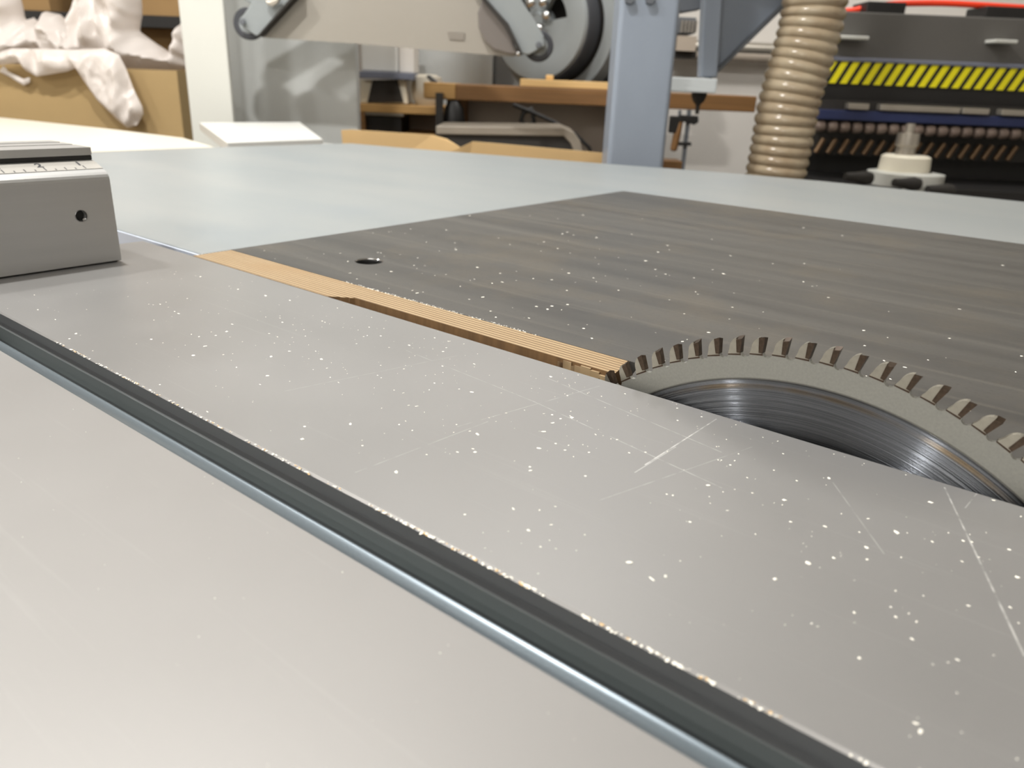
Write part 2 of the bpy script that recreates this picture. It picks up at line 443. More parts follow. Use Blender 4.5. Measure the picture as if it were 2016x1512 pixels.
lip = [(-0.1184, TZ + .00003), (-0.1188, TZ - .0003), (-0.1237, TZ - .0010), (-0.1241, TZ - .0007), (-0.1245, TZ - .0006), (-0.1248, TZ - .0008), (-0.1252, TZ - .0014), (-0.1254, TZ - .0025), (-0.1254, TZ - .0255), (-0.1246, TZ - .0256), (-0.1246, TZ - .0030), (-0.1230, TZ - .0022), (-0.1184, TZ - .0010)]
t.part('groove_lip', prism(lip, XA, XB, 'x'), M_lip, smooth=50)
wl = [(-0.1421, TZ - .0090), (-0.1417, TZ - .0091), (-0.1417, TZ - .0168), (-0.1425, TZ - .0172), (-0.1425, TZ - .0262), (-0.1440, TZ - .0262), (-0.1440, TZ - .0100)]
t.part('groove_wall', prism(wl, XA, XB, 'x'), M_slot)
t.part('groove_floor', box(XA, XB, -0.146, -0.116, TZ - .03, TZ - .0262), M_slot)

# cast iron table with round screw hole
t = Thing('saw_bed', 'dark grey cast iron saw bed with streaks of wear behind the blade', 'saw table', (0.1, -0.6, 0), SAW)
out = [(-0.55, -0.3015), (0.166, -0.3015), (0.172, -0.3222), (0.531, -0.3222), (0.531, -0.8978), (-0.55, -0.8978)]
hc = (0.4328, -0.3745); hr = 0.0105
bm, ov = holed(out, [(hc[0], hc[1], hr)], TZ, 0.012, lambda u, v, w: (u, v, w))
lo = [bm.verts.new((v.co.x, v.co.y, TZ - .04)) for v in ov]
for i in range(len(ov)): bm.faces.new((ov[i], ov[(i + 1) % len(ov)], lo[(i + 1) % len(lo)], lo[i]))
bm.faces.new(lo)
bed = t.part('bed_plate', bm, M_iron)
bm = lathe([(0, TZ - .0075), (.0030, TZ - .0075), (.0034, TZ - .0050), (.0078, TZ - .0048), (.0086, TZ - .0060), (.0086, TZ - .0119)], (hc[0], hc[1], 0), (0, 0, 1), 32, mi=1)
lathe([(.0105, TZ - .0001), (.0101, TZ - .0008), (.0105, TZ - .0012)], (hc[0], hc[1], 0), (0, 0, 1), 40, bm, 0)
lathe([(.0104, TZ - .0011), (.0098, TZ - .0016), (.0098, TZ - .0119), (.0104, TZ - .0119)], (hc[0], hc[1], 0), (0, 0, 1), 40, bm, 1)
t.part('bed_screw', bm, [M_chrome, M_hole_shade], smooth=30)
t.part('base_cabinet', box(-0.5, 0.5, -0.88, -0.05, 0, TZ - .09), M_dgrey)
t.part('rail_block', box(-0.4, 0.45, -0.26, -0.06, TZ - .09, TZ - .04), M_dgrey)
t.part('bed_support', box(-0.4, 0.45, -0.88, -0.40, TZ - .09, TZ - .04), M_dgrey)

# plywood insert strip
t = Thing('plywood_insert', 'striped plywood strip let in between the carriage and the cast iron bed', 'insert', (0.35, -0.31, TZ - .018), SAW)
ply = [(0.1745, -0.3018), (0.2095, -0.3016), (0.3625, -0.3010), (0.3640, -0.2985), (0.3655, -0.2990), (0.3690, -0.2955), (0.3700, -0.2960), (0.3760, -0.2912), (0.5308, -0.2912), (0.5308, -0.3221), (0.1785, -0.3221)]
bm = prism(ply, TZ - .018, TZ - .0002, 'z'); bm.normal_update()
for f in bm.faces:
    if abs(f.normal.z) < .5: f.material_index = 1
strip = t.part('laminated_strip', bm, [M_ply, M_plyside])
bm = bmesh.new(); random.seed(5)
x = 0.1780
while x < 0.2075:
    w = random.uniform(.002, .006); x2 = min(x + w, .2075); y0 = -0.3016 + random.uniform(.0002, .0016)
    prism([(x, -0.3019), (x2, -0.3019), (x2, y0), (x, y0 + random.uniform(-.0004, .0004))], TZ - .0085, TZ - random.uniform(.0004, .0026), 'z', bm); x = x2
o = t.part('splintered_edge', bm, M_ply)
o['label'] = 'torn plywood splinters beside the blade'

# saw blade
BC = Vector((0.07706, -0.2975, 0.78815)); BR = 0.1504; NT = 96
t = Thing('saw_blade', 'round steel saw blade with brown carbide teeth rising out of the table', 'saw blade', BC, SAW)
bm = bmesh.new(); outl = []
def pol(s, h): # s along the rim (trailing, +x at the top), h above the tip circle
    return s, BR + h
base_h = -0.0070
for i in range(NT):
    th0 = 0.87061 + i * 2 * math.pi / NT
    pts = [(6.9, -7.0), (5.0, -7.0), (3.0, -7.0), (1.35, -7.0), (1.1, -8.0), (.5, -8.6), (-.6, -8.9), (-1.7, -8.6), (-2.4, -7.9), (-2.75, -7.1)]
    for s, h in pts:
        a = th0 - (s / 1000) / BR; r = BR + h / 1000
        outl.append((r * math.cos(a), r * math.sin(a)))
bmv = {}
for sgn in (1, -1):
    bmv[sgn] = [bm.verts.new((p[0], sgn * .0011, p[1])) for p in outl]
    c = [bm.verts.new((.120 * math.cos(2 * math.pi * k / 96 + .87), sgn * .0011, .120 * math.sin(2 * math.pi * k / 96 + .87))) for k in range(96)]
    bore = [bm.verts.new((.015 * math.cos(2 * math.pi * k / 96 + .87), sgn * .0011, .015 * math.sin(2 * math.pi * k / 96 + .87))) for k in range(96)]
    L = len(outl); per = L // NT
    es = [bm.edges.new((bmv[sgn][i], bmv[sgn][(i + 1) % L])) for i in range(L)] + [bm.edges.new((c[k], c[(k + 1) % 96])) for k in range(96)]
    bmesh.ops.triangle_fill(bm, use_beauty=True, edges=es)
    for k in range(96): bm.faces.new((c[k], c[(k + 1) % 96], bore[(k + 1) % 96], bore[k]))
    bmv[(sgn, 'b')] = bore
L = len(outl)
for i in range(L):
    j = (i + 1) % L; bm.faces.new((bmv[1][i], bmv[1][j], bmv[-1][j], bmv[-1][i]))
for k in range(96):
    b1, b2 = bmv[(1, 'b')], bmv[(-1, 'b')]; bm.faces.new((b1[k], b1[(k + 1) % 96], b2[(k + 1) % 96], b2[k]))
bm.transform(Matrix.Translation(BC))
t.part('blade_disc', bm, M_blade)
mm = .001
def tz(pts): return [(a * mm, BR + b * mm) for a, b in pts]
sh = tz([(1.38, -7.25), (2.9, -6.7), (2.6, -.55), (3.5, -.85), (4.4, -1.5), (5.2, -2.5), (5.8, -3.8), (6.15, -5.4), (6.6, -6.6), (6.9, -7.25)])
bm = prism(sh, -.00125, .00125, 'y', mi=0)
prism(tz([(1.3, -8.0), (1.38, -7.1), (6.9, -7.1), (6.9, -7.8)]), -.00118, .00118, 'y', bm, 1)
me_s = bpy.data.meshes.new('tooth'); bmesh.ops.recalc_face_normals(bm, faces=bm.faces); bm.to_mesh(me_s); bm.free(); me_s.materials.append(M_tooth); me_s.materials.append(M_resin)
me_c = {}
for par in (0, 1):                            # alternate top bevel
    ct = tz([(0, 0), (2.62, -.40), (2.92, -6.75), (1.33, -7.0)]); bm = bmesh.new()
    hi = .0016; dz = (.0009 if par else -.0009)
    A = [bm.verts.new((p[0], -hi, p[1] + (min(0, dz) if k in (0, 1) else 0))) for k, p in enumerate(ct)]
    B = [bm.verts.new((p[0], hi, p[1] + (min(0, -dz) if k in (0, 1) else 0))) for k, p in enumerate(ct)]
    bm.faces.new(A); bm.faces.new(B[::-1])
    for i in range(4): bm.faces.new((A[i], B[i], B[(i + 1) % 4], A[(i + 1) % 4]))
    bmesh.ops.recalc_face_normals(bm, faces=bm.faces)
    me = bpy.data.meshes.new('carbide_tip'); bm.to_mesh(me); bm.free(); me.materials.append(M_carbide); me_c[par] = me
for i in range(-2, 24):
    th = 0.87061 + i * 2 * math.pi / NT
    o = bpy.data.objects.new('tooth', me_s); scene.collection.objects.link(o); o.parent = t.o; o.rotation_euler = (0, math.pi / 2 - th, 0)
    c = bpy.data.objects.new('carbide_tip', me_c[i % 2]); scene.collection.objects.link(c); c.parent = o

# grey outfeed and extension table
t = Thing('extension_table', 'wide pale grey table top wrapping round two sides of the cast iron bed', 'table', (0.8, -0.9, 0), SAW)
ext = [(0.532, -0.2988), (1.287, -0.2988), (1.287, -0.7837), (1.2624, -1.0528), (1.1317, -1.0814), (0.7498, -1.1933), (0.6571, -1.226), (0.5400, -1.262), (0.4053, -1.2870), (0.1265, -1.298), (-0.55, -1.298), (-0.55, -0.8990), (0.532, -0.8990)]
t.part('table_panel', prism(ext, TZ - .03, TZ, 'z'), M_ext, bevel=.0015)
t.part('edge_sheen_strip', box(.534, 1.28, -.2988, -.2972, TZ - .026, TZ - .0012), M_edge_sheen)  # strip added to carry the painted sheen of this side face
for x, y in ((1.2, -.4), (1.15, -1.0), (0.62, -.4), (-.4, -1.2), (0.45, -1.2)):
    t.part('leg', box(x - .025, x + .025, y - .025, y + .025, 0, TZ - .03), M_dgrey)

# crosscut fence
t = Thing('crosscut_fence', 'grey aluminium crosscut fence with printed scale, lying across the carriage at left', 'fence', (0.57, -0.05, TZ), SAW)
Y0, Y1 = -0.2453, 0.20
fz = TZ + .0008
fy = lambda u, v, w: (w, u, v)
hol = (-0.2231, 0.9340, 0.0040)
bm, ov = holed([(Y0, fz + .0006), (Y1, fz + .0006), (Y1, .9560), (Y0, .9560)], [hol], .5438, -.004, fy, seg=24)
prof = [(.5438, .9560), (.5442, .9578), (.5452, .9594), (.5470, .9608), (.5500, .9622), (.5640, .9665), (.5668, .9672), (.5668, .9700), (.5650, .9702), (.5650, .9752), (.5880, .9752), (.5880, .9725), (.5925, .9725), (.5925, .9752),
        (.6080, .9752), (.6080, .9728), (.6125, .9728), (.6125, .9752), (.6270, .9752), (.6270, fz), (.5450, fz), (.5438, fz + .0006)]
va = [bm.verts.new((p[0], Y0, p[1])) for p in prof]; vb = [bm.verts.new((p[0], Y1, p[1])) for p in prof]
for i in range(len(prof) - 1): bm.faces.new((va[i], va[i + 1], vb[i + 1], vb[i]))
bm.faces.new(va); bm.faces.new(vb[::-1])
bmesh.ops.remove_doubles(bm, verts=bm.verts, dist=1e-5)
body = t.part('fence_profile', bm, M_fence)
t.part('glide_strip', box(.5462, .62, Y0 + .002, Y1, TZ, fz), M_black)
# black strip standing in for shade in the slot under the top ridge
t.part('slot_shade', box(.5656, .5672, Y0, Y1, .9673, .9699), M_black)
# scale strip with inch marks on the sloped face
p0 = Vector((.5505, 0, .96235)); p1 = Vector((.5636, 0, .96638)); sl = (p1 - p0).normalized(); nn = Vector((-sl.z, 0, sl.x))
bm = bmesh.new()
def quad(a, b, y0, y1, off, mi):
    q = [p0 + sl * a, p0 + sl * b]
    vs = [bm.verts.new(q[0] + nn * off + Vector((0, y0, 0))), bm.verts.new(q[0] + nn * off + Vector((0, y1, 0))), bm.verts.new(q[1] + nn * off + Vector((0, y1, 0))), bm.verts.new(q[1] + nn * off + Vector((0, y0, 0)))]
    f = bm.faces.new(vs); f.material_index = mi
Ls = (p1 - p0).length
for off, mi in ((0.0003, 0),): quad(0.0005, Ls, Y0, Y1, off, mi)
yt = -0.2345; k = 0
while yt < Y1 - .01:
    ln = .0050 if k % 4 == 0 else (.0038 if k % 2 == 0 else .0024)
    quad(0.0012, 0.0012 + ln, yt - .00035, yt + .00035, 0.0004, 1)
    if k % 4 == 0:
        cu = bpy.data.curves.new('digit', 'FONT'); cu.body = str(k // 4 + 1); cu.size = .0085; cu.offset = .00025; cu.align_x = 'CENTER'
        to = bpy.data.objects.new('digit', cu); scene.collection.objects.link(to)
        dg = bpy.context.evaluated_depsgraph_get(); tm = to.evaluated_get(dg).to_mesh(); ofs = len(bm.verts)
        vs = [bm.verts.new(p0 + sl * (.0068 + v.co.y) + nn * .0004 + Vector((0, yt + .0012 - v.co.x, 0))) for v in tm.vertices]
        for pl in tm.polygons:
            try: bm.faces.new([vs[q] for q in pl.vertices]).material_index = 1
            except ValueError: pass
        to.to_mesh_clear() if False else None
        bpy.data.objects.remove(to)
    yt += .0245 / 4; k += 1
t.part('scale_strip', bm, [M_strip, M_ink])
# set screw in the front hole
bm = lathe([(.0037, .0006), (.0040, 0), (.0037, -.0006)], (.5438, hol[0], hol[1]), (1, 0, 0), 24)
o = t.part('set_screw', bm, M_chrome, smooth=60); 
bm = lathe([(0, -.0004), (.0012, -.0002), (.0014, .0012), (.0014, .003), (0, .003)], (.5446, hol[0] - .0022, hol[1] - .0030), (1, 0, 0), 12)
t.sub('screw_glint_edge', bm, M_chrome, o, smooth=60)
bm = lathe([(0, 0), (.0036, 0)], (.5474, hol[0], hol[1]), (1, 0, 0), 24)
t.sub('screw_recess', bm, M_hole_shade, o)

# wood chips
random.seed(11)
def chip(bm, x, y, z, s, mi=0):
    n = random.choice((4, 5, 6)); a0 = random.uniform(0, 6.28); el = random.uniform(.35, 1.0); rot = random.uniform(0, 3.14)
    ring = []; h = s * random.uniform(.12, .35); tilt = random.uniform(-.2, .2)
    for k in range(n):
        a = a0 + 6.283 * k / n; r = s * random.uniform(.6, 1.1); px, py = r * math.cos(a), r * math.sin(a) * el
        X = px * math.cos(rot) - py * math.sin(rot); Y = px * math.sin(rot) + py * math.cos(rot)
        ring.append((x + X, y + Y, z + h * .35 + max(-h * .3, tilt * X)))
    vs = [bm.verts.new(p) for p in ring]; top = bm.verts.new((x, y, z + h)); bot = bm.verts.new((x, y, z + .00002))
    for k in range(n):
        f = bm.faces.new((vs[k], vs[(k + 1) % n], top)); f.material_index = mi
        f = bm.faces.new((vs[(k + 1) % n], vs[k], bot)); f.material_index = mi
bm = bmesh.new()
def dens(x, y):
    return 0.18 + 0.9 * math.exp(-((y + .245) / .06) ** 2) * (1 if x < .36 else .3)
k = 0
while k < 620:
    x = random.uniform(-.05, .50); y = random.uniform(-.289, -.146)
    if random.random() > dens(x, y) * (.45 + noise.noise(Vector((x * 40, y * 40, 1))) * .9 + .35): continue
    chip(bm, x, y, TZ, random.choice((.00022, .0003, .0004, .0005, .0006, .0009)) * random.uniform(.7, 1.2) * (1 if x < .3 else 1.1)); k += 1
for q in ((0.2134, -0.2081), (0.1596, -0.2250), (0.2215, -0.1565), (0.1769, -0.1625), (0.1769, -0.2052), (0.2193, -0.1777), (0.1595, -0.2441), (0.0331, -0.2425), (0.1429, -0.1411), (0.0791, -0.1679), (0.0768, -0.1716), (0.0878, -0.1706)):
    chip(bm, q[0], q[1], TZ, .0012)
for k in range(60):                            # a few on the operator side plate
    chip(bm, random.uniform(.05, .45), random.uniform(-.117, -.05), TZ, random.uniform(.0001, .00025))
for k in range(900):                           # fuzz along the groove edge
    x = random.uniform(.02, .40) if random.random() < .75 else random.uniform(-.02, .2)
    if noise.noise(Vector((x * 60, 3, 0))) < -.15: continue
    chip(bm, x, -.142 + random.uniform(-.0016, .0004) , TZ - .0003, random.uniform(.0002, .0009), 1 if random.random() < .25 else 0)
single('sawdust_on_carriage', 'pale sawdust flecks scattered over the aluminium carriage', 'sawdust', (0.2, -.2, TZ), bm, [M_chip, M_chip2], SAW, kind='stuff')
bm = bmesh.new()
for k in range(260):
    x = random.uniform(-.3, .52); y = -.324 - abs(random.gauss(0, .16))
    if y < -.89: continue
    chip(bm, x, y, TZ, random.uniform(.0004, .0013) * (1 + (-.32 - y) * 1.2))
for q in ((0.4128, -0.3401), (0.4420, -0.3622), (0.3437, -0.3368), (0.2715, -0.3673), (0.3088, -0.3600), (0.2607, -0.3855), (0.1710, -0.3964), (0.5230, -0.5867), (0.4059, -0.5914), (0.3727, -0.5896)):
    chip(bm, q[0], q[1], TZ, .0016)
single('sawdust_on_bed', 'pale sawdust flecks scattered over the dark cast iron bed', 'sawdust', (0.2, -.5, TZ), bm, [M_chip, M_chip2], SAW, kind='stuff')
bm = bmesh.new()
for k in range(420):
    x = random.uniform(.235, .40); chip(bm, x, -.3222 + random.uniform(-.0012, .0003), TZ - .0001, random.uniform(.0002, .0008))
single('sawdust_on_insert', 'thin line of sawdust along the joint of plywood strip and iron bed', 'sawdust', (0.3, -.322, TZ), bm, [M_chip, M_chip2], SAW, kind='stuff')

# ------------------------------------------------------------------ BACKGROUND (room axes)
def rz(a): return (a[0], a[1])
# cream worktop and white board at the left
cw = [(-0.526, 1.408), (-0.646, 1.572), (-0.908, 1.734), (-1.255, 1.934), (-1.9, 2.05), (-1.9, 1.30), (-0.66, 1.30), (-0.470, 1.266)]
def cr(p): return p
t = Thing('cream_worktop', 'cream laminate worktop beyond the fence in front of the cardboard bin', 'table', (-1.1, 1.6, 0))
t.part('worktop', prism([(-0.543, 1.408), (-0.665, 1.572), (-0.908, 1.734), (-1.255, 1.934), (-1.95, 2.0), (-1.95, 1.04), (-0.841, 1.04)], TZ - .03, TZ, 'z'), M_cream, bevel=.001)
for x, y in ((-1.8, 1.9), (-1.8, 1.15), (-.95, 1.15), (-.75, 1.55)): t.part('leg', box(x - .025, x + .025, y - .025, y + .025, 0, TZ - .03), M_white)
t = Thing('side_table', 'bright white panel table standing between cream worktop and grey steel screen', 'table', (-.5, 1.7, 0))
t.part('top_panel', prism([(-.791, 1.972), (-.597, 2.164), (-.402, 1.617), (-.533, 1.447)], .887, .905, 'z'), M_brd, bevel=.001)
for x, y in ((-.67, 1.85), (-.58, 1.95), (-.43, 1.72), (-.50, 1.60)): t.part('leg', box(x - .02, x + .02, y - .02, y + .02, 0, .887), M_white)

# cardboard bin with crumpled plastic bag
bx = -0.92
t = Thing('cardboard_bin', 'big open cardboard bin at the left holding a crumpled white plastic bag', 'box', (-1.3, 2.3, 0))
zt = (-1.1180, 1.0200)[1]
for nm, b in (('front_panel', box(-1.75, bx, 2.18, 2.186, 0, zt)), ('back_panel', box(-1.75, bx, 2.60, 2.606, 0, zt)), ('side_panel', box(-1.75, -1.744, 2.186, 2.60, 0, zt)), ('side_panel', box(bx - .006, bx, 2.186, 2.60, 0, zt)), ('bottom_panel', box(-1.744, bx - .006, 2.186, 2.60, .0, .006))):
    t.part(nm, b, M_card)

def puff(poly, d0, amp, step, seed, crease, thick, hang=0.0, fold=(1.0, 1.0)):
    """a crumpled film body: polygon in (r, z) blown up to a real depth with ridged folds"""
    P2 = [Vector(p) for p in poly]; n = len(P2)
    def inside(p):
        c = False
        for i in range(n):
            a, b = P2[i], P2[i - 1]
            if (a.y > p.y) != (b.y > p.y) and p.x < (b.x - a.x) * (p.y - a.y) / (b.y - a.y) + a.x: c = not c
        return c
    def near(p):
        best = (9, None)
        for i in range(n):
            a, b = P2[i - 1], P2[i]; ab = b - a; tt = max(0, min(1, (p - a).dot(ab) / max(ab.length_squared, 1e-12))); q = a + ab * tt
            d = (p - q).length
            if d < best[0]: best = (d, q)
        return best
    x0 = min(p.x for p in P2); x1 = max(p.x for p in P2); z0 = min(p.y for p in P2); z1 = max(p.y for p in P2)
    nx = int((x1 - x0) / step) + 2; nz = int((z1 - z0) / step) + 2
    bm = bmesh.new(); grid = {}; cells = []
    for i in range(nx):
        for j in range(nz):
            if inside(Vector((x0 + (i + .5) * step, z0 + (j + .5) * step))): cells.append((i, j))
    cs = set(cells)
    def vert(i, j, side):
        key = (i, j, side)
        rim = not all(c in cs for c in ((i, j), (i - 1, j), (i, j - 1), (i - 1, j - 1)))
        if rim: key = (i, j, 0)
        if key in grid: return grid[key]
        p = Vector((x0 + i * step, z0 + j * step)); d, q = near(p)
        if rim: p = q; d = 0
        h = amp * (1 - math.exp(-d / thick))
        v = Vector((p.x * fold[0] * 7, p.y * fold[1] * 7, seed))
        w = Vector((noise.noise(v * .7), noise.noise(v * .7 + Vector((5, 1, 2))), 0)) * .55
        f = 0.0; a = 1.0
        for o_ in range(3):
            f += a * (1 - abs(noise.noise((v + w) * (1 + o_ * 1.1))) * 3.0); a *= .55
        h2 = crease * f * (1 - math.exp(-d / (thick * .4)))
        dd = d0 + (-(h + h2) if side > 0 else (h * .7 + h2 * .3) if side < 0 else 0) + crease * 1.2 * noise.noise(Vector((p.x * 6, p.y * 6, seed + 9)))
        grid[key] = bm.verts.new((p.x, dd, p.y)); return grid[key]
    for i, j in cells:
        for side in (1, -1):
            vs = [vert(i, j, side), vert(i + 1, j, side), vert(i + 1, j + 1, side), vert(i, j + 1, side)]
            u = []
            for v in vs:
                if v not in u: u.append(v)
            if len(u) >= 3:
                try: bm.faces.new(u)
                except ValueError: pass
    return bm
DB = 2.30
bagp = [(-1.5510, 1.0060), (-1.5110, 1.2500), (-1.3990, 1.2540), (-1.4070, 1.1430), (-1.4020, 1.1280), (-1.3850, 1.1440), (-1.3720, 1.1250), (-1.3490, 1.1600), (-1.3040, 1.1530), (-1.2800, 1.1260), (-1.2550, 1.1710), (-1.2260, 1.2600), (-1.0570, 1.2660), (-1.0660, 1.1620), (-1.0780, 1.1170), (-1.0430, 1.0880),
        (-1.0100, 1.0640), (-0.9900, 1.1210), (-0.9740, 1.1440), (-0.9510, 1.1320), (-0.9430, 1.1030), (-0.9550, 1.0240), (-1.1240, 1.0120), (-1.2550, 0.9940), (-1.3810, 1.0020)]
t = Thing('plastic_bag', 'crumpled translucent white plastic bag spilling over the rim of the cardboard bin', 'bag', (-1.2, 2.30, 0.99))
t.part('bag_body', puff(bagp, 2.36, .075, .005, 3.0, .034, .03, fold=(1.3, 1.0)), M_bag, smooth=50)
lob = [(-1.4400, 1.0230), (-1.3280, 1.0570), (-1.1700, 1.0600), (-1.0900, 1.0660), (-1.0510, 1.0520), (-1.0370, 1.0200), (-1.0230, 0.9710), (-1.0060, 0.9280), (-1.0060, 0.9090), (-1.0270, 0.8810), (-1.0530, 0.8730), (-1.0770, 0.8940), (-1.1230, 0.9420), (-1.1550, 0.9910), (-1.1700, 1.0160), (-1.1920, 1.0070), (-1.2330, 0.9990), (-1.2740, 0.9920), (-1.3010, 1.0060), (-1.3140, 1.0250), (-1.3620, 1.0160)]
t.part('bag_overhang', puff(lob, 2.145, .014, .004, 8.0, .012, .02, fold=(2.2, .8)), M_bag, smooth=50)
tail = [(-1.3690, 1.0160), (-1.3610, 1.0010), (-1.3220, 0.9840), (-1.3040, 0.9890), (-1.3080, 0.9750), (-1.3250, 0.9680), (-1.3610, 0.9890), (-1.3850, 1.0000)]
t.part('bag_strip', puff(tail, 2.165, .008, .004, 2.0, .003, .02), M_bag, smooth=50)

# storage rack with cartons behind
t = Thing('storage_rack', 'dark steel rack behind the plastic bag carrying cardboard cartons', 'shelf', (-1.55, 3.0, 0))
za = (-1.2700, 1.1820)[1]; zb = (-1.2730, 1.1570)[1]
for q in (za, .55): t.part('shelf_board', box(-2.0, -.95, 2.75, 3.35, q - .035, q), M_black)
for x in (-2.0, -.98):
    for y in (2.75, 3.32): t.part('upright', box(x, x + .03, y, y + .03, 0, 1.9), M_black)
single('carton', 'plain brown carton on the rack behind the bag, far left', 'box', (-1.7, 3.0, za), box(-1.93, (-1.5800, 1.2270)[0], 2.80, 3.25, za, za + .45), M_cardd, group='cartons on the rack', bevel=.004)
single('carton', 'tan carton on the upper rack shelf beside the white panel', 'box', (-1.2, 3.0, za), box((-1.3460, 1.2360)[0], -1.0, 2.80, 3.25, za, za + .40), M_cardd, group='cartons on the rack', bevel=.004)
single('carton', 'brown carton on the lower rack shelf under the dark shelf board', 'box', (-1.2, 3.0, .55), box((-1.3060, 1.2370)[0], -1.0, 2.84, 3.25, .55, (-1.2910, 1.1560)[1] - .005), M_cardd, group='cartons on the rack', bevel=.004)

# white panel and grey cabinet
single('room_divider', 'tall white panel standing upright between cardboard bin and grey steel screen', 'panel', (-.82, 2.158, 0), box((-0.8840, 1.0260)[0], (-0.7700, 1.0490)[0], 2.15, 2.166, 0, 1.9), M_white, bevel=.003)
t = Thing('steel_screen', 'tall light grey steel screen with the blade guard hanging in front of it', 'screen', (-.64, 2.33, 0))
cxr = (-0.4760, 0.9840)[0]
t.part('screen_sheet', box(-.905, cxr, 2.34, 2.38, 0.06, 2.0), M_cab, bevel=.004)
t.part('plinth', box(-.90, cxr - .005, 2.345, 2.375, 0, .06), M_dgrey)

# overhead blade guard
DG = 2.16
t = Thing('blade_guard', 'overhead saw guard with a smoky plastic shield between two grey roller arms', 'saw guard', (-.33, 2.12, 1.08))
def pp(d, *pts): return list(pts)
plate = [(-0.4910, 1.2660), (-0.5770, 1.2130), (-0.6800, 1.1080), (-0.4400, 1.1030), (-0.0330, 1.0870), (-0.0150, 1.0950), (-0.0610, 1.1480), (-0.1150, 1.2160), (-0.1420, 1.2830)]
t.part('shield', prism(plate, 2.160, 2.165), M_acrylic)
arm = [(-0.6850, 1.1920), (-0.7180, 1.1510), (-0.7250, 1.1390), (-0.7180, 1.1300), (-0.6850, 1.1100), (-0.6750, 1.1130), (-0.5850, 1.2010), (-0.5720, 1.2150), (-0.6430, 1.1870), (-0.6670, 1.2070)]
a1 = t.part('front_arm', prism(arm, 2.126, 2.150), M_grey, bevel=.003)
a1b = [(-0.6780, 1.1090), (-0.6700, 1.1130), (-0.5800, 1.1990), (-0.5610, 1.2180), (-0.5720, 1.2150), (-0.5890, 1.1980)]
t.sub('edge_seal', prism(a1b, 2.112, 2.158), M_dark, a1)
br = [(-0.6500, 1.1940), (-0.6440, 1.1800), (-0.6320, 1.1770), (-0.6170, 1.1860), (-0.6090, 1.2010), (-0.6400, 1.1890)]
t.sub('hinge_lug', prism(br, 2.104, 2.118), M_steel, a1, bevel=.003)
def roller(th, px, d, par, rr):
    c = (px[0], d, px[1])
    o = th.part('roller', lathe([(rr * .62, -.012), (rr * .92, -.012), (rr, -.008), (rr, .008), (rr * .92, .012), (rr * .62, .012)], c, (0, 1, 0), 40, closed=True), M_rub, smooth=40)
    th.sub('roller_hub', lathe([(0, -.014), (rr * .2, -.014), (rr * .22, -.010), (rr * .62, -.010), (rr * .62, .010), (0, .010)], c, (0, 1, 0), 40), M_grey, o, smooth=40)
roller(t, (-0.7130, 1.1390), 2.166, None, .038)
t.sub('pivot_bolt', lathe([(0, -.006), (.007, -.005), (.008, 0)], ((-0.7130, 1.1400)[0], 2.118, (-0.7130, 1.1400)[1]), (0, 1, 0), 20), M_dgrey, a1, smooth=40)
arm = [(-0.1480, 1.2830), (-0.1080, 1.2190), (-0.0480, 1.1600), (-0.0090, 1.0930), (0.0090, 1.0930), (0.0470, 1.1140), (0.0430, 1.1380), (0.0240, 1.1650), (-0.0200, 1.2220), (-0.0590, 1.2860)]
a2 = t.part('rear_arm', prism(arm, 2.126, 2.150), M_grey, bevel=.003)
a2b = [(-0.1570, 1.2830), (-0.1160, 1.2160), (-0.0560, 1.1550), (-0.0140, 1.0900), (-0.0070, 1.0930), (-0.0470, 1.1620), (-0.1060, 1.2160), (-0.1470, 1.2830)]
t.sub('edge_seal', prism(a2b, 2.112, 2.158), M_dark, a2)
roller(t, (0.0320, 1.1150), 2.166, None, .038)
t.sub('pivot_bolt', lathe([(0, -.006), (.007, -.005), (.008, 0)], ((0.0320, 1.1160)[0], 2.118, (0.0320, 1.1160)[1]), (0, 1, 0), 20), M_dgrey, a2, smooth=40)
cap = [(-0.1140, 1.2150), (-0.1250, 1.1860), (-0.1220, 1.1510), (-0.1050, 1.1200), (-0.0830, 1.1020), (-0.0460, 1.0930), (-0.0200, 1.0920), (-0.0410, 1.1360), (-0.0680, 1.1760)]
t.part('clear_cap', prism(cap, 2.135, 2.159), M_cap, bevel=.004)
t.part('cap_screw', lathe([(0, -.006), (.006, -.004), (.007, 0)], ((-0.0180, 1.0940)[0], 2.118, (-0.0180, 1.0940)[1]), (0, 1, 0), 16), M_chrome, smooth=60)
lb = [(-0.2030, 1.1400), (-0.1580, 1.1390), (-0.1600, 1.1210), (-0.1980, 1.1220)]
t.part('maker_plate', prism(lb, 2.157, 2.160), M_lab)
# hood shell above, with a slot between its cheeks
zs = (-0.3570, 1.2750)[1]
hood = [(-0.6860, 1.1780), (-0.7100, 1.1910), (-0.7240, 1.2320), (-0.7110, 1.2600), (-0.6280, 1.3050), (-0.5050, 1.3690), (-0.3540, 1.4440), (-0.2310, 1.4490), (-0.1060, 1.3620), (-0.0400, 1.2650), (-0.1540, 1.2650), (-0.2180, 1.2810), (-0.4910, 1.2640), (-0.5280, 1.2850), (-0.5530, 1.2860), (-0.6670, 1.2230)]
t.part('hood_shell', prism(hood, 2.138, 2.150), M_grey, bevel=.004)
t.part('hood_pipe', tube([((-0.3540, 1.4280)[0], 2.155, (-0.3540, 1.4280)[1]), ((-0.3540, 1.4280)[0], 2.155, 2.8)], .045, 24), M_grey, smooth=40)

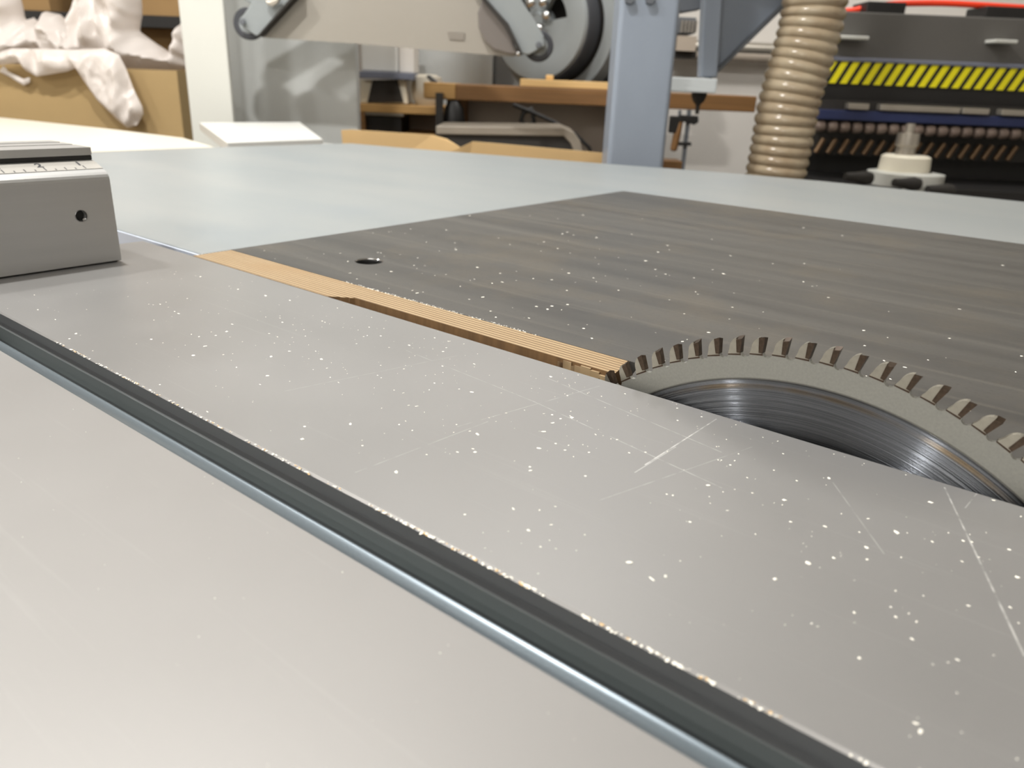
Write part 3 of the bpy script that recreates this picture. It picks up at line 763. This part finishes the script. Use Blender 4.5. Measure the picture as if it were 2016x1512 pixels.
# machine with big wheel behind the bench
t = Thing('bandsaw', 'grey machine with a large spoked wheel standing behind the wooden bench', 'machine', (.12, 3.1, 0))
wc = Vector(((0.0440, 1.2230)[0], 3.0, (0.0440, 1.2230)[1])); ax = Vector((-math.sin(.56), -math.cos(.56), 0))
w = t.part('wheel', lathe([(.118, .0), (.118, .012), (.150, .016), (.186, .010), (.192, .0), (.192, -.05), (.118, -.04)], wc, ax, 72, closed=True), M_grey, smooth=35)
t.sub('wheel_hub', lathe([(0, .03), (.03, .028), (.035, .016), (.050, .012), (.050, -.03), (0, -.03)], wc, ax, 48), M_grey, w, smooth=40)
u = ax.orthogonal().normalized(); u = Vector((0, 0, 1)); v_ = ax.cross(u)
for k in range(3):
    a0 = math.radians(27 + 24 + 120 * k); bm = bmesh.new(); rows = []
    for i in range(9):
        a = a0 + math.radians(72) * i / 8; dr = v_ * math.cos(a) + u * math.sin(a)
        rows.append([bm.verts.new(wc + dr * r_ + ax * h_) for r_, h_ in ((.045, .010), (.124, .010), (.124, -.02), (.045, -.02))])
    for A, B in zip(rows, rows[1:]):
        for q in range(4): bm.faces.new((A[q], A[(q + 1) % 4], B[(q + 1) % 4], B[q]))
    bm.faces.new(rows[0]); bm.faces.new(rows[-1][::-1])
    t.sub('wheel_spoke', bm, M_grey, w, smooth=35)
for px_ in ((0.0120, 1.2820), (0.0550, 1.2860), (0.0680, 1.2440), (0.0450, 1.2020)):
    t.sub('wheel_bolt', lathe([(0, .024), (.012, .020), (.018, .008), (.018, 0)], Vector((px_[0], 2.955, px_[1])), ax, 20), M_chrome, w, smooth=60)
t.part('tyre', lathe([(.193, -.002), (.197, -.006), (.197, -.085), (.193, -.09)], wc, ax, 72, closed=True), M_rub, smooth=40)
t.part('wheel_guard', lathe([(.215, -.115), (.215, -.2), (0.0, -.2), (0.0, -.12), (.20, -.115)], wc, ax, 72), M_dark, smooth=35)
t.part('guard_rim', lathe([(.205, -.10), (.245, -.105), (.245, -.20), (.205, -.20)], wc, ax, 72, closed=True), M_grey, smooth=35)
t.part('column', box(.00, .42, 3.22, 3.5, 0, 1.9), M_dark)
t.part('bracket', prism([(0.2650, 1.2940), (0.3140, 1.2960), (0.3280, 1.1790), (0.2980, 1.1840), (0.2660, 1.2140)], 3.06, 3.2), M_grey, bevel=.004)
t.part('motor', box((0.5470, 1.2750)[0], (0.6150, 1.2770)[0], 3.1, 3.4, (0.5820, 1.2160)[1], (0.5760, 1.2690)[1]), M_dgrey)
for k in range(5):
    x_ = (0.5600, 1.2750)[0] + k * .013
    t.part('cooling_fin', box(x_, x_ + .006, 3.085, 3.1, (0.5820, 1.2190)[1], (0.5770, 1.2590)[1]), M_steel)
t.part('foot_beam', box((0.2420, 1.1620)[0], .62, 3.05, 3.15, (0.2720, 1.1320)[1], (0.2690, 1.1680)[1]), M_dark)
t.part('strut', prism([(0.2500, 1.1240), (0.3370, 1.1270), (0.2790, 1.0450), (0.2640, 1.0440)], 3.06, 3.1), M_grey)
t.part('tray', box((0.5390, 1.1860)[0], (0.6090, 1.1880)[0], 3.02, 3.2, (0.5700, 1.1540)[1], (0.5640, 1.2030)[1]), M_under)

# light grey cabinet behind the guard
single('steel_locker', 'light grey steel locker far behind the smoky guard shield', 'cabinet', (-.27, 3.35, 0), box((-0.4480, 1.1210)[0], (-0.1230, 1.1340)[0], 3.2, 3.55, 0, 1.7), M_cab, bevel=.004)

# shelf with little white machine
t = Thing('wooden_shelf_unit', 'low wooden shelf unit right of the grey steel screen under white appliance', 'shelf', (-.33, 3.05, 0))
z1_ = (-0.4530, 0.9350)[1]; z2_ = (-0.4540, 0.8390)[1]
t.part('shelf_board', box((-0.5830, 0.9320)[0], (-0.0380, 0.9530)[0], 2.88, 3.15, z1_ - .028, z1_), M_wood, bevel=.002)
t.part('shelf_board', box((-0.5830, 0.9320)[0], (-0.0380, 0.9530)[0], 2.88, 3.15, z2_ - .028, z2_), M_wood, bevel=.002)
t.part('side_upright', box((-0.5830, 0.9320)[0], (-0.5830, 0.9320)[0] + .02, 2.88, 3.15, 0, z1_ - .028), M_woodd)
t.part('side_upright', box((-0.0380, 0.9530)[0] - .02, (-0.0380, 0.9530)[0], 2.88, 3.15, 0, z1_ - .028), M_woodd)
t.part('back_panel', box((-0.5830, 0.9320)[0] + .02, (-0.0380, 0.9530)[0] - .02, 3.13, 3.15, 0, z1_ - .028), M_under)
t = Thing('white_appliance', 'small white appliance with a dark tapered front, on the wooden shelf', 'appliance', (-.5, 2.98, z1_))
fr = [(-0.5820, 1.0120), (-0.4230, 1.0190), (-0.4160, 0.9380), (-0.5850, 0.9320)]
t.part('lower_body', prism([(a, max(b, z1_)) for a, b in fr], 2.92, 3.08), M_ivory, bevel=.003)
t.part('dark_opening', prism([(-0.5370, 1.0140), (-0.4490, 1.0180), (-0.4290, 0.9430), (-0.5570, 0.9380)], 2.912, 2.921), M_dark)
t.part('slate_tray', box((-0.5790, 1.0370)[0], (-0.3880, 1.0450)[0], 2.89, 3.1, (-0.4870, 1.0180)[1], (-0.4860, 1.0410)[1]), M_bluegrey, bevel=.003)
t.part('upper_body', box((-0.5770, 1.0370)[0], (-0.4490, 1.0420)[0], 2.92, 3.08, (-0.4860, 1.0410)[1], (-0.4840, 1.1360)[1]), M_brd, bevel=.006)
t.part('side_column', box((-0.4470, 1.0420)[0], (-0.3940, 1.0450)[0], 2.94, 3.08, (-0.4860, 1.0410)[1], (-0.4840, 1.1580)[1]), M_wallw, bevel=.004)
cc = (-0.3510, 0.9830)
single('beige_canister', 'rounded beige canister beside the white appliance on the wooden shelf', 'canister', (cc[0], 2.98, z1_), lathe([(0, z1_ + .085), (.03, z1_ + .105), (.052, z1_ + .095), (.058, z1_ + .06), (.052, z1_ + .02), (.040, z1_), (0, z1_)], (cc[0], 2.98, 0), (0, 0, 1), 32), M_beige, smooth=50)
t = Thing('black_crate', 'black open crate on the lower shelf behind the pale carton', 'crate', (-.52, 2.98, z2_))
t.part('crate_body', box((-0.5690, 0.8980)[0], (-0.4350, 0.9030)[0], 2.90, 3.1, z2_, (-0.4900, 0.8960)[1]), M_black, bevel=.003)
t.part('crate_rim', box((-0.5730, 0.8980)[0], (-0.4240, 0.9040)[0], 2.885, 3.11, (-0.4900, 0.8960)[1], (-0.4890, 0.9100)[1]), M_steel, bevel=.003)

# wooden workbench
t = Thing('workbench', 'long wooden workbench with a thick brown edge running behind the grey post', 'bench', (.2, 2.8, 0))
bz = (-0.0520, 1.0140)[1]; bz0 = (-0.0500, 0.9660)[1]
t.part('bench_top', box(-.312, .735, 2.6, 2.84, bz0, bz), M_woodd, bevel=.003)
t.part('end_block', box(-.318, (-0.2180, 0.9910)[0], 2.594, 2.846, bz0 + .002, bz + .001), M_wood, bevel=.003)
for x in (-.25, .33):
    for y in (2.66, 2.78): t.part('leg', box(x, x + .06, y, y + .05, 0, bz0), M_woodd)
t.part('modesty_panel', box(-.19, .30, 2.80, 2.82, .25, bz0), M_under)
t.part('bench_stop', prism([(-0.3150, 1.0320), (-0.3050, 1.0370), (-0.2800, 1.0190), (-0.2800, 1.0090), (-0.2920, 1.0090)], 2.63, 2.66), M_dgrey, bevel=.002)
t.part('stay_bar', box((-0.2760, 0.9740)[0], (-0.2550, 0.9750)[0], 2.56, 2.598, (-0.2660, 0.8900)[1] - .4, bz0 + .02), M_dark)
single('pine_board', 'pale pine board lying on top of the brown workbench edge', 'board', (.13, 2.66, bz), box((-0.0140, 1.0290)[0], .40, 2.61, 2.74, bz + .0012, (0.1070, 1.0370)[1]), M_woodl, bevel=.002)
single('pine_offcut', 'tiny pale wood offcut standing on the pine board', 'wood offcut', (.05, 2.68, (0.1070, 1.0370)[1]), box((0.0680, 1.0470)[0], (0.0920, 1.0480)[0], 2.66, 2.69, (0.1070, 1.0370)[1] + .0005, (0.0820, 1.0520)[1]), M_woodl, bevel=.003)
# things under the bench
t = Thing('metal_case', 'flat grey sheet metal case with rounded corner below the workbench', 'case', (0, 2.4, 0))
gz = (-0.0430, 0.9090)[1]
t.part('case_lid', prism([(-0.2470, 0.9020), (0.1120, 0.9120), (0.1460, 0.9010), (0.1660, 0.8770), (0.1770, 0.8420), (0.1530, 0.8410), (0.1390, 0.8690), (0.1180, 0.8880), (-0.2460, 0.8790)], 2.30, 2.52), M_case, bevel=.003)
t.part('case_front', prism([(-0.2460, 0.8850), (0.1200, 0.8940), (0.1440, 0.8700), (0.1510, 0.8270), (-0.2460, 0.8110)], 2.312, 2.50), M_dark)
t.part('case_foot', box(-.2, .14, 2.32, 2.5, 0, (-0.0400, 0.8210)[1]), M_under)
t = Thing('power_cable', 'dark cable hanging down from the workbench behind the metal case', 'cable', (.05, 2.57, .8))
pa = [(-0.0330, 0.9600), (0.0070, 0.9470), (0.0480, 0.9330), (0.0970, 0.9140), (0.1640, 0.8830), (0.2150, 0.8410), (0.2440, 0.7800)]
t.part('cable_run', tube([(a, 2.57, b) for a, b in pa], .006, 10), M_black, smooth=60)
pa = [(0.0290, 0.9320), (0.0360, 0.9110), (0.0110, 0.8980), (-0.0060, 0.9130), (-0.0000, 0.9370), (0.0250, 0.9500), (0.0350, 0.9330)]
t.part('cable_loop', tube([(a, 2.575, b) for a, b in pa], .008, 10), M_black, smooth=60)
single('sander', 'small dark hand tool hanging under the left end of the workbench', 'tool', (-.23, 2.66, .93), lathe([(0, -.03), (.03, -.026), (.038, 0), (.03, .05), (.018, .07), (0, .072)], ((-0.2230, 0.9640)[0], 2.615, bz0 - .074), (0, 0, 1), 24), M_black, smooth=50)

# pale open carton behind the table edge
t = Thing('pale_carton', 'pale open carton with two notched flaps right behind the grey table edge', 'box', (-.1, 1.85, 0))
DT = 1.72
def flap(th, nm, pts, d_top, d_bot, zb_):
    bm = bmesh.new(); A = [bm.verts.new((p[0], d_top, p[1])) for p in pts]; n = len(pts)
    B = [bm.verts.new((p[0], d_bot, zb_)) for p in (pts[-1], pts[0])]
    f = bm.faces.new(A + B)
    r = bmesh.ops.extrude_face_region(bm, geom=[f]); bmesh.ops.translate(bm, verts=[e for e in r['geom'] if isinstance(e, bmesh.types.BMVert)], vec=(0, .004, 0))
    return th.part(nm, bm, M_cardl)
flap(t, 'front_flap', [(-0.3870, 0.9170), (-0.3670, 0.9190), (-0.1930, 0.9150), (-0.1610, 0.9080), (-0.1320, 0.8920)], 1.72, 1.76, .77)
flap(t, 'front_flap', [(-0.1320, 0.8920), (-0.1060, 0.9050), (-0.0300, 0.9020), (0.1880, 0.8920)], 1.72, 1.76, .77)
x0_, x1_ = (-0.3870, 0.9170)[0], (0.1880, 0.8920)[0]
t.part('carton_body', box(x0_, x1_, 1.766, 2.05, 0, .77), M_card)
single('wooden_batten', 'brown wooden batten end showing just right of the grey post foot', 'batten', (.34, 1.72, 0), box((0.3000, 0.8820)[0], (0.3430, 0.8840)[0], 1.70, 1.76, 0, (0.3220, 0.8840)[1]), M_woodd, bevel=.002)

# grey post with bracket
t = Thing('support_post', 'upright blue-grey square steel post just beyond the grey table', 'post', (.21, 1.55, 0))
pl, pr_ = (0.1610, 1.0010)[0], (0.2680, 1.0050)[0]
t.part('post_tube', box(pl, pr_, 1.5, 1.606, 0.012, 1.79), M_post, bevel=.009, segs=4)
t.part('foot_plate', box(pl - .04, pr_ + .04, 1.46, 1.65, 0, .012), M_post)
for px_ in ((0.1730, 1.1700), (0.2090, 1.1710)):
    t.part('post_bolt', lathe([(0, -.008), (.009, -.008), (.010, 0)], (px_[0] + .004, 1.5, px_[1]), (0, 1, 0), 6), M_dgrey)

t = Thing('hanging_bracket', 'blue-grey gusset bracket with pale foot plate hanging right of the post', 'bracket', (.4, 1.82, 1.02))
q0, q1 = (0.3740, 1.0640), (0.4160, 1.0660)
bm = prism([(0.3750, 1.0520), (0.4120, 1.0530), (0.3980, 1.2600), (0.3590, 1.2580)], 1.775, 1.815)
t.part('upright', bm, M_post, bevel=.004)
t.part('gusset_plate', prism([(0.3920, 1.0520), (0.4050, 1.0550), (0.5570, 1.2170), (0.5950, 1.2670), (0.3590, 1.2580)], 1.820, 1.832), M_post)
t.part('gusset_flange', prism([(0.3960, 1.0450), (0.4080, 1.0530), (0.5600, 1.2170), (0.6010, 1.2670), (0.5930, 1.2670), (0.5510, 1.2190), (0.4010, 1.0550)], 1.800, 1.850), M_dgrey)
t.part('foot_plate', box((0.3080, 1.0350)[0], (0.4060, 1.0390)[0], 1.745, 1.86, (0.3630, 1.0210)[1], (0.3600, 1.0500)[1]), M_ice, bevel=.003)
t.part('clamp_bolt', lathe([(.016, (0.3810, 1.0220)[1]), (.017, (0.3820, 1.0150)[1]), (.012, (0.3830, 1.0030)[1]), (.005, (0.3840, 0.9960)[1]), (.004, (0.3870, 0.9770)[1]), (0, (0.3870, 0.9770)[1])], ((0.3820, 1.0130)[0], 1.80, 0), (0, 0, 1), 20), M_dark, smooth=40)
t.part('gear_block', prism([(0.3180, 1.2440), (0.4000, 1.2470), (0.3970, 1.2000), (0.3740, 1.1890), (0.3370, 1.1820), (0.3250, 1.1850)], 1.86, 1.90), M_dgrey, bevel=.003)
t.part('top_arm', box((0.3600, 1.2490)[0], .48, 1.78, 1.85, (0.3760, 1.2590)[1], 1.34), M_post)
t.part('hanger_tube', tube([(.43, 1.815, 1.34), (.43, 1.815, 2.8)], .03, 20), M_post, smooth=40)

# bar clamp
t = Thing('bar_clamp', 'black and brown bar clamp hanging from the bench right of post', 'clamp', (.49, 2.5, .93))
t.part('clamp_bar', box((0.5010, 0.9480)[0], (0.5130, 0.9480)[0], 2.50, 2.508, (0.5250, 0.7860)[1], bz0 + .002), M_dgrey)
t.part('fixed_jaw', prism([(0.4750, 0.9530), (0.5340, 0.9520), (0.5370, 0.9340), (0.5250, 0.9250), (0.5030, 0.9330), (0.4780, 0.9320)], 2.488, 2.514), M_black, bevel=.003)
t.part('handle', lathe([(.006, -.05), (.011, -.045), (.012, 0), (.010, .05), (.007, .056), (0, .056)], ((0.4770, 0.8950)[0], 2.50, (0.4770, 0.8950)[1]), (.12, 0, 1), 16), M_woodd, smooth=40)
t.part('screw_spindle', tube([((0.4790, 0.9320)[0], 2.5, (0.4790, 0.9320)[1]), ((0.4780, 0.9790)[0], 2.5, bz0)], .005, 10), M_dgrey)
t.part('sliding_jaw', prism([(0.4750, 0.8720), (0.5220, 0.8740), (0.5240, 0.8640), (0.4760, 0.8630)], 2.492, 2.512), M_black)
t.part('top_jaw', box((0.4500, 0.9310)[0], (0.4810, 0.9320)[0], 2.49, 2.512, (0.4640, 0.8990)[1], (0.4590, 0.9490)[1]), M_black, bevel=.003)

# hose
hp = [(0.5790, 1.2700), (0.5730, 1.2240), (0.5730, 1.1680), (0.5680, 1.1100), (0.5590, 1.0510), (0.5530, 0.9900), (0.5520, 0.9280), (0.5490, 0.8580), (0.5430, 0.7750), (0.5400, 0.7060)]
ctrl = [Vector((a, 1.72, b)) for a, b in hp]
def cat(ps, n):
    out = []
    for i in range(len(ps) - 1):
        a = ps[max(i - 1, 0)]; b = ps[i]; c = ps[i + 1]; d = ps[min(i + 2, len(ps) - 1)]
        for k in range(n):
            s = k / n; out.append(.5 * ((2 * b) + (c - a) * s + (2 * a - 5 * b + 4 * c - d) * s * s + (3 * b - a - 3 * c + d) * s ** 3))
    return out + [ps[-1]]
path = cat(ctrl, 40); rs = []; L_ = 0
for i, p in enumerate(path):
    if i: L_ += (p - path[i - 1]).length
    ph = (L_ / .0205) % 1
    rs.append(.0575 + .0062 * (math.sin(math.pi * ph) ** .7))
single('dust_hose', 'beige ribbed dust extraction hose hanging right of the grey post', 'hose', path[-1], tube(path, rs, 40), M_hose, smooth=70)

# wall pipes
single('wall_pipe', 'upper of two grey pipes running along the far white wall', 'pipe', (1.2, 3.58, 1.2), tube([(.30, 3.58, (0.7870, 1.1940)[1]), (2.3, 3.58, (0.7870, 1.1940)[1])], .028, 16), M_steel, group='pipes on the far wall', smooth=60)
single('wall_pipe', 'lower darker one of two pipes along the far white wall', 'pipe', (1.2, 3.55, 1.12), tube([(.30, 3.58, (0.7900, 1.1660)[1]), (2.3, 3.58, (0.7900, 1.1660)[1])], .024, 16), M_under, group='pipes on the far wall', smooth=60)

# machine at the right
DM = 2.4
t = Thing('edge_press', 'dark machine with yellow and black hazard stripes behind the beige hose', 'machine', (1.3, 2.6, 0))
XL, XR = .845, 2.3
zt0, zt1 = (1.1250, 1.2470)[1], (1.1550, 1.1190)[1]
zt2, zt3 = (1.1700, 1.0590)[1], (1.1810, 1.0090)[1]
t.part('top_beam', box(XL, XR, 2.40, 2.50, zt1, zt0), M_beam, bevel=.004)
t.part('beam_lip', box(XL, XR, 2.385, 2.40, zt1 - .001, zt1 + .010), M_bluegrey, bevel=.002)
t.part('hazard_strip', box(XL, XR, 2.392, 2.40, zt2, zt1 - .001), M_haz)
t.part('lower_beam', box(XL, XR, 2.40, 2.50, zt3, zt1), M_black)
t.part('machine_body', box(1.20, XR, 2.50, 3.2, 0, zt0 - .02), M_black)
t.part('back_panel', box(XL, 1.20, 2.50, 2.52, 0, zt0 - .03), M_black)
t.part('base_block', box(XL, XR, 2.15, 2.50, 0, .80), M_black)
for a, b in (((0.8540, 1.1740), (0.9480, 1.1780)), ((1.2960, 1.1820), (1.3580, 1.1840))):
    t.part('clip', box(a[0], b[0], 2.345, 2.40, b[1] - .0045, b[1] + .0045), M_white, bevel=.002)
for a, b in (((0.9630, 1.2560), (1.0740, 1.2610)), ((1.3010, 1.2690), (1.5420, 1.2780))):
    t.part('top_block', box(a[0], b[0], 2.44, 2.55, zt0, zt0 + .032), M_black, bevel=.003)
for a, b in (((0.9210, 0.9910), (0.9790, 0.9930)), ((1.0110, 0.9940), (1.2360, 1.0030)), ((1.2450, 1.0030), (1.3200, 1.0060)), ((1.3550, 1.0080), (1.5530, 1.0150))):
    t.part('rail', box(a[0], b[0], 2.33, 2.36, (1.1660, 0.9920)[1], (1.1620, 1.0080)[1]), M_steel, bevel=.002)
t.part('rail_backing', box(XL, XR, 2.36, 2.38, (1.1670, 0.9880)[1], (1.1610, 1.0150)[1]), M_dark)
t.part('navy_bar', box(XL, XR, 2.34, 2.40, (1.1730, 0.9620)[1], (1.1670, 0.9880)[1]), M_blue, bevel=.002)
for k in range(19):
    xk = (0.8590, 0.9330)[0] + k * .0352
    t.part('roller', lathe([(0, -.014), (.0125, -.012), (.0150, -.006), (.0150, .006), (.0125, .012), (0, .014)], (xk, 2.355, (1.1340, 0.9420)[1]), (1, 0, .12), 16), M_rollr, smooth=50)
for k in range(17):
    xk = (0.8900, 0.8800)[0] + k * .036; zk = (1.1750, 0.8850)[1]
    t.part('slanted_pin', tube([(xk - .008, 2.42, zk - .020), (xk + .010, 2.42, zk + .020)], .0075, 10), M_bronze, smooth=50)
t.part('pin_board', box(XL, XR, 2.43, 2.45, (1.1810, 0.8590)[1], (1.1640, 0.9310)[1]), M_dark)
nb = (1.0640, 0.9270)
t.part('nozzle_body', lathe([(.012, (1.0580, 0.9630)[1]), (.012, (1.0640, 0.9380)[1]), (.029, (1.0640, 0.9370)[1]), (.030, (1.0710, 0.9070)[1]), (.026, (1.0720, 0.9030)[1]), (.026, (1.0770, 0.8790)[1])], (nb[0], 2.24, 0), (0, 0, 1), 32), M_steel, smooth=40)
t.part('nozzle_cap', lathe([(0, (1.0710, 0.8820)[1]), (.056, (1.0710, 0.8800)[1]), (.064, (1.0730, 0.8750)[1]), (.067, (1.0820, 0.8330)[1])], ((1.0700, 0.8870)[0], 2.24, 0), (0, 0, 1), 40), M_ivory, smooth=40)
t.part('nozzle_flange', lathe([(.067, (1.0810, 0.8380)[1]), (.100, (1.0820, 0.8330)[1]), (.100, (1.0920, 0.7890)[1]), (.08, .80)], ((1.0780, 0.8870)[0], 2.24, 0), (0, 0, 1), 40), M_white, smooth=40)
for q in ((0.8980, 0.8260), (1.0290, 0.8160), (1.1210, 0.8020)):
    t.part('clamp_knob', lathe([(0, -.042), (.010, -.040), (.013, -.01), (.018, .02), (.015, .038), (0, .040)], (q[0], 2.12, q[1]), (1, .25, -.05), 20), M_dark, smooth=50)
pa = [(0.8650, 1.2320), (0.9330, 1.2530), (0.9870, 1.2680), (1.0700, 1.2800), (1.1970, 1.2860), (1.3110, 1.2850), (1.4550, 1.2830), (1.5960, 1.2850)]
single('red_cable', 'bright red cable arching along the top of the striped machine', 'cable', (1.3, 2.47, zt0), tube(cat([Vector((a, 2.49, max(b, zt0 + .009) + (.0 if i in (0,) else .0))) for i, (a, b) in enumerate(pa)], 8), .0085, 12), M_red, smooth=60)
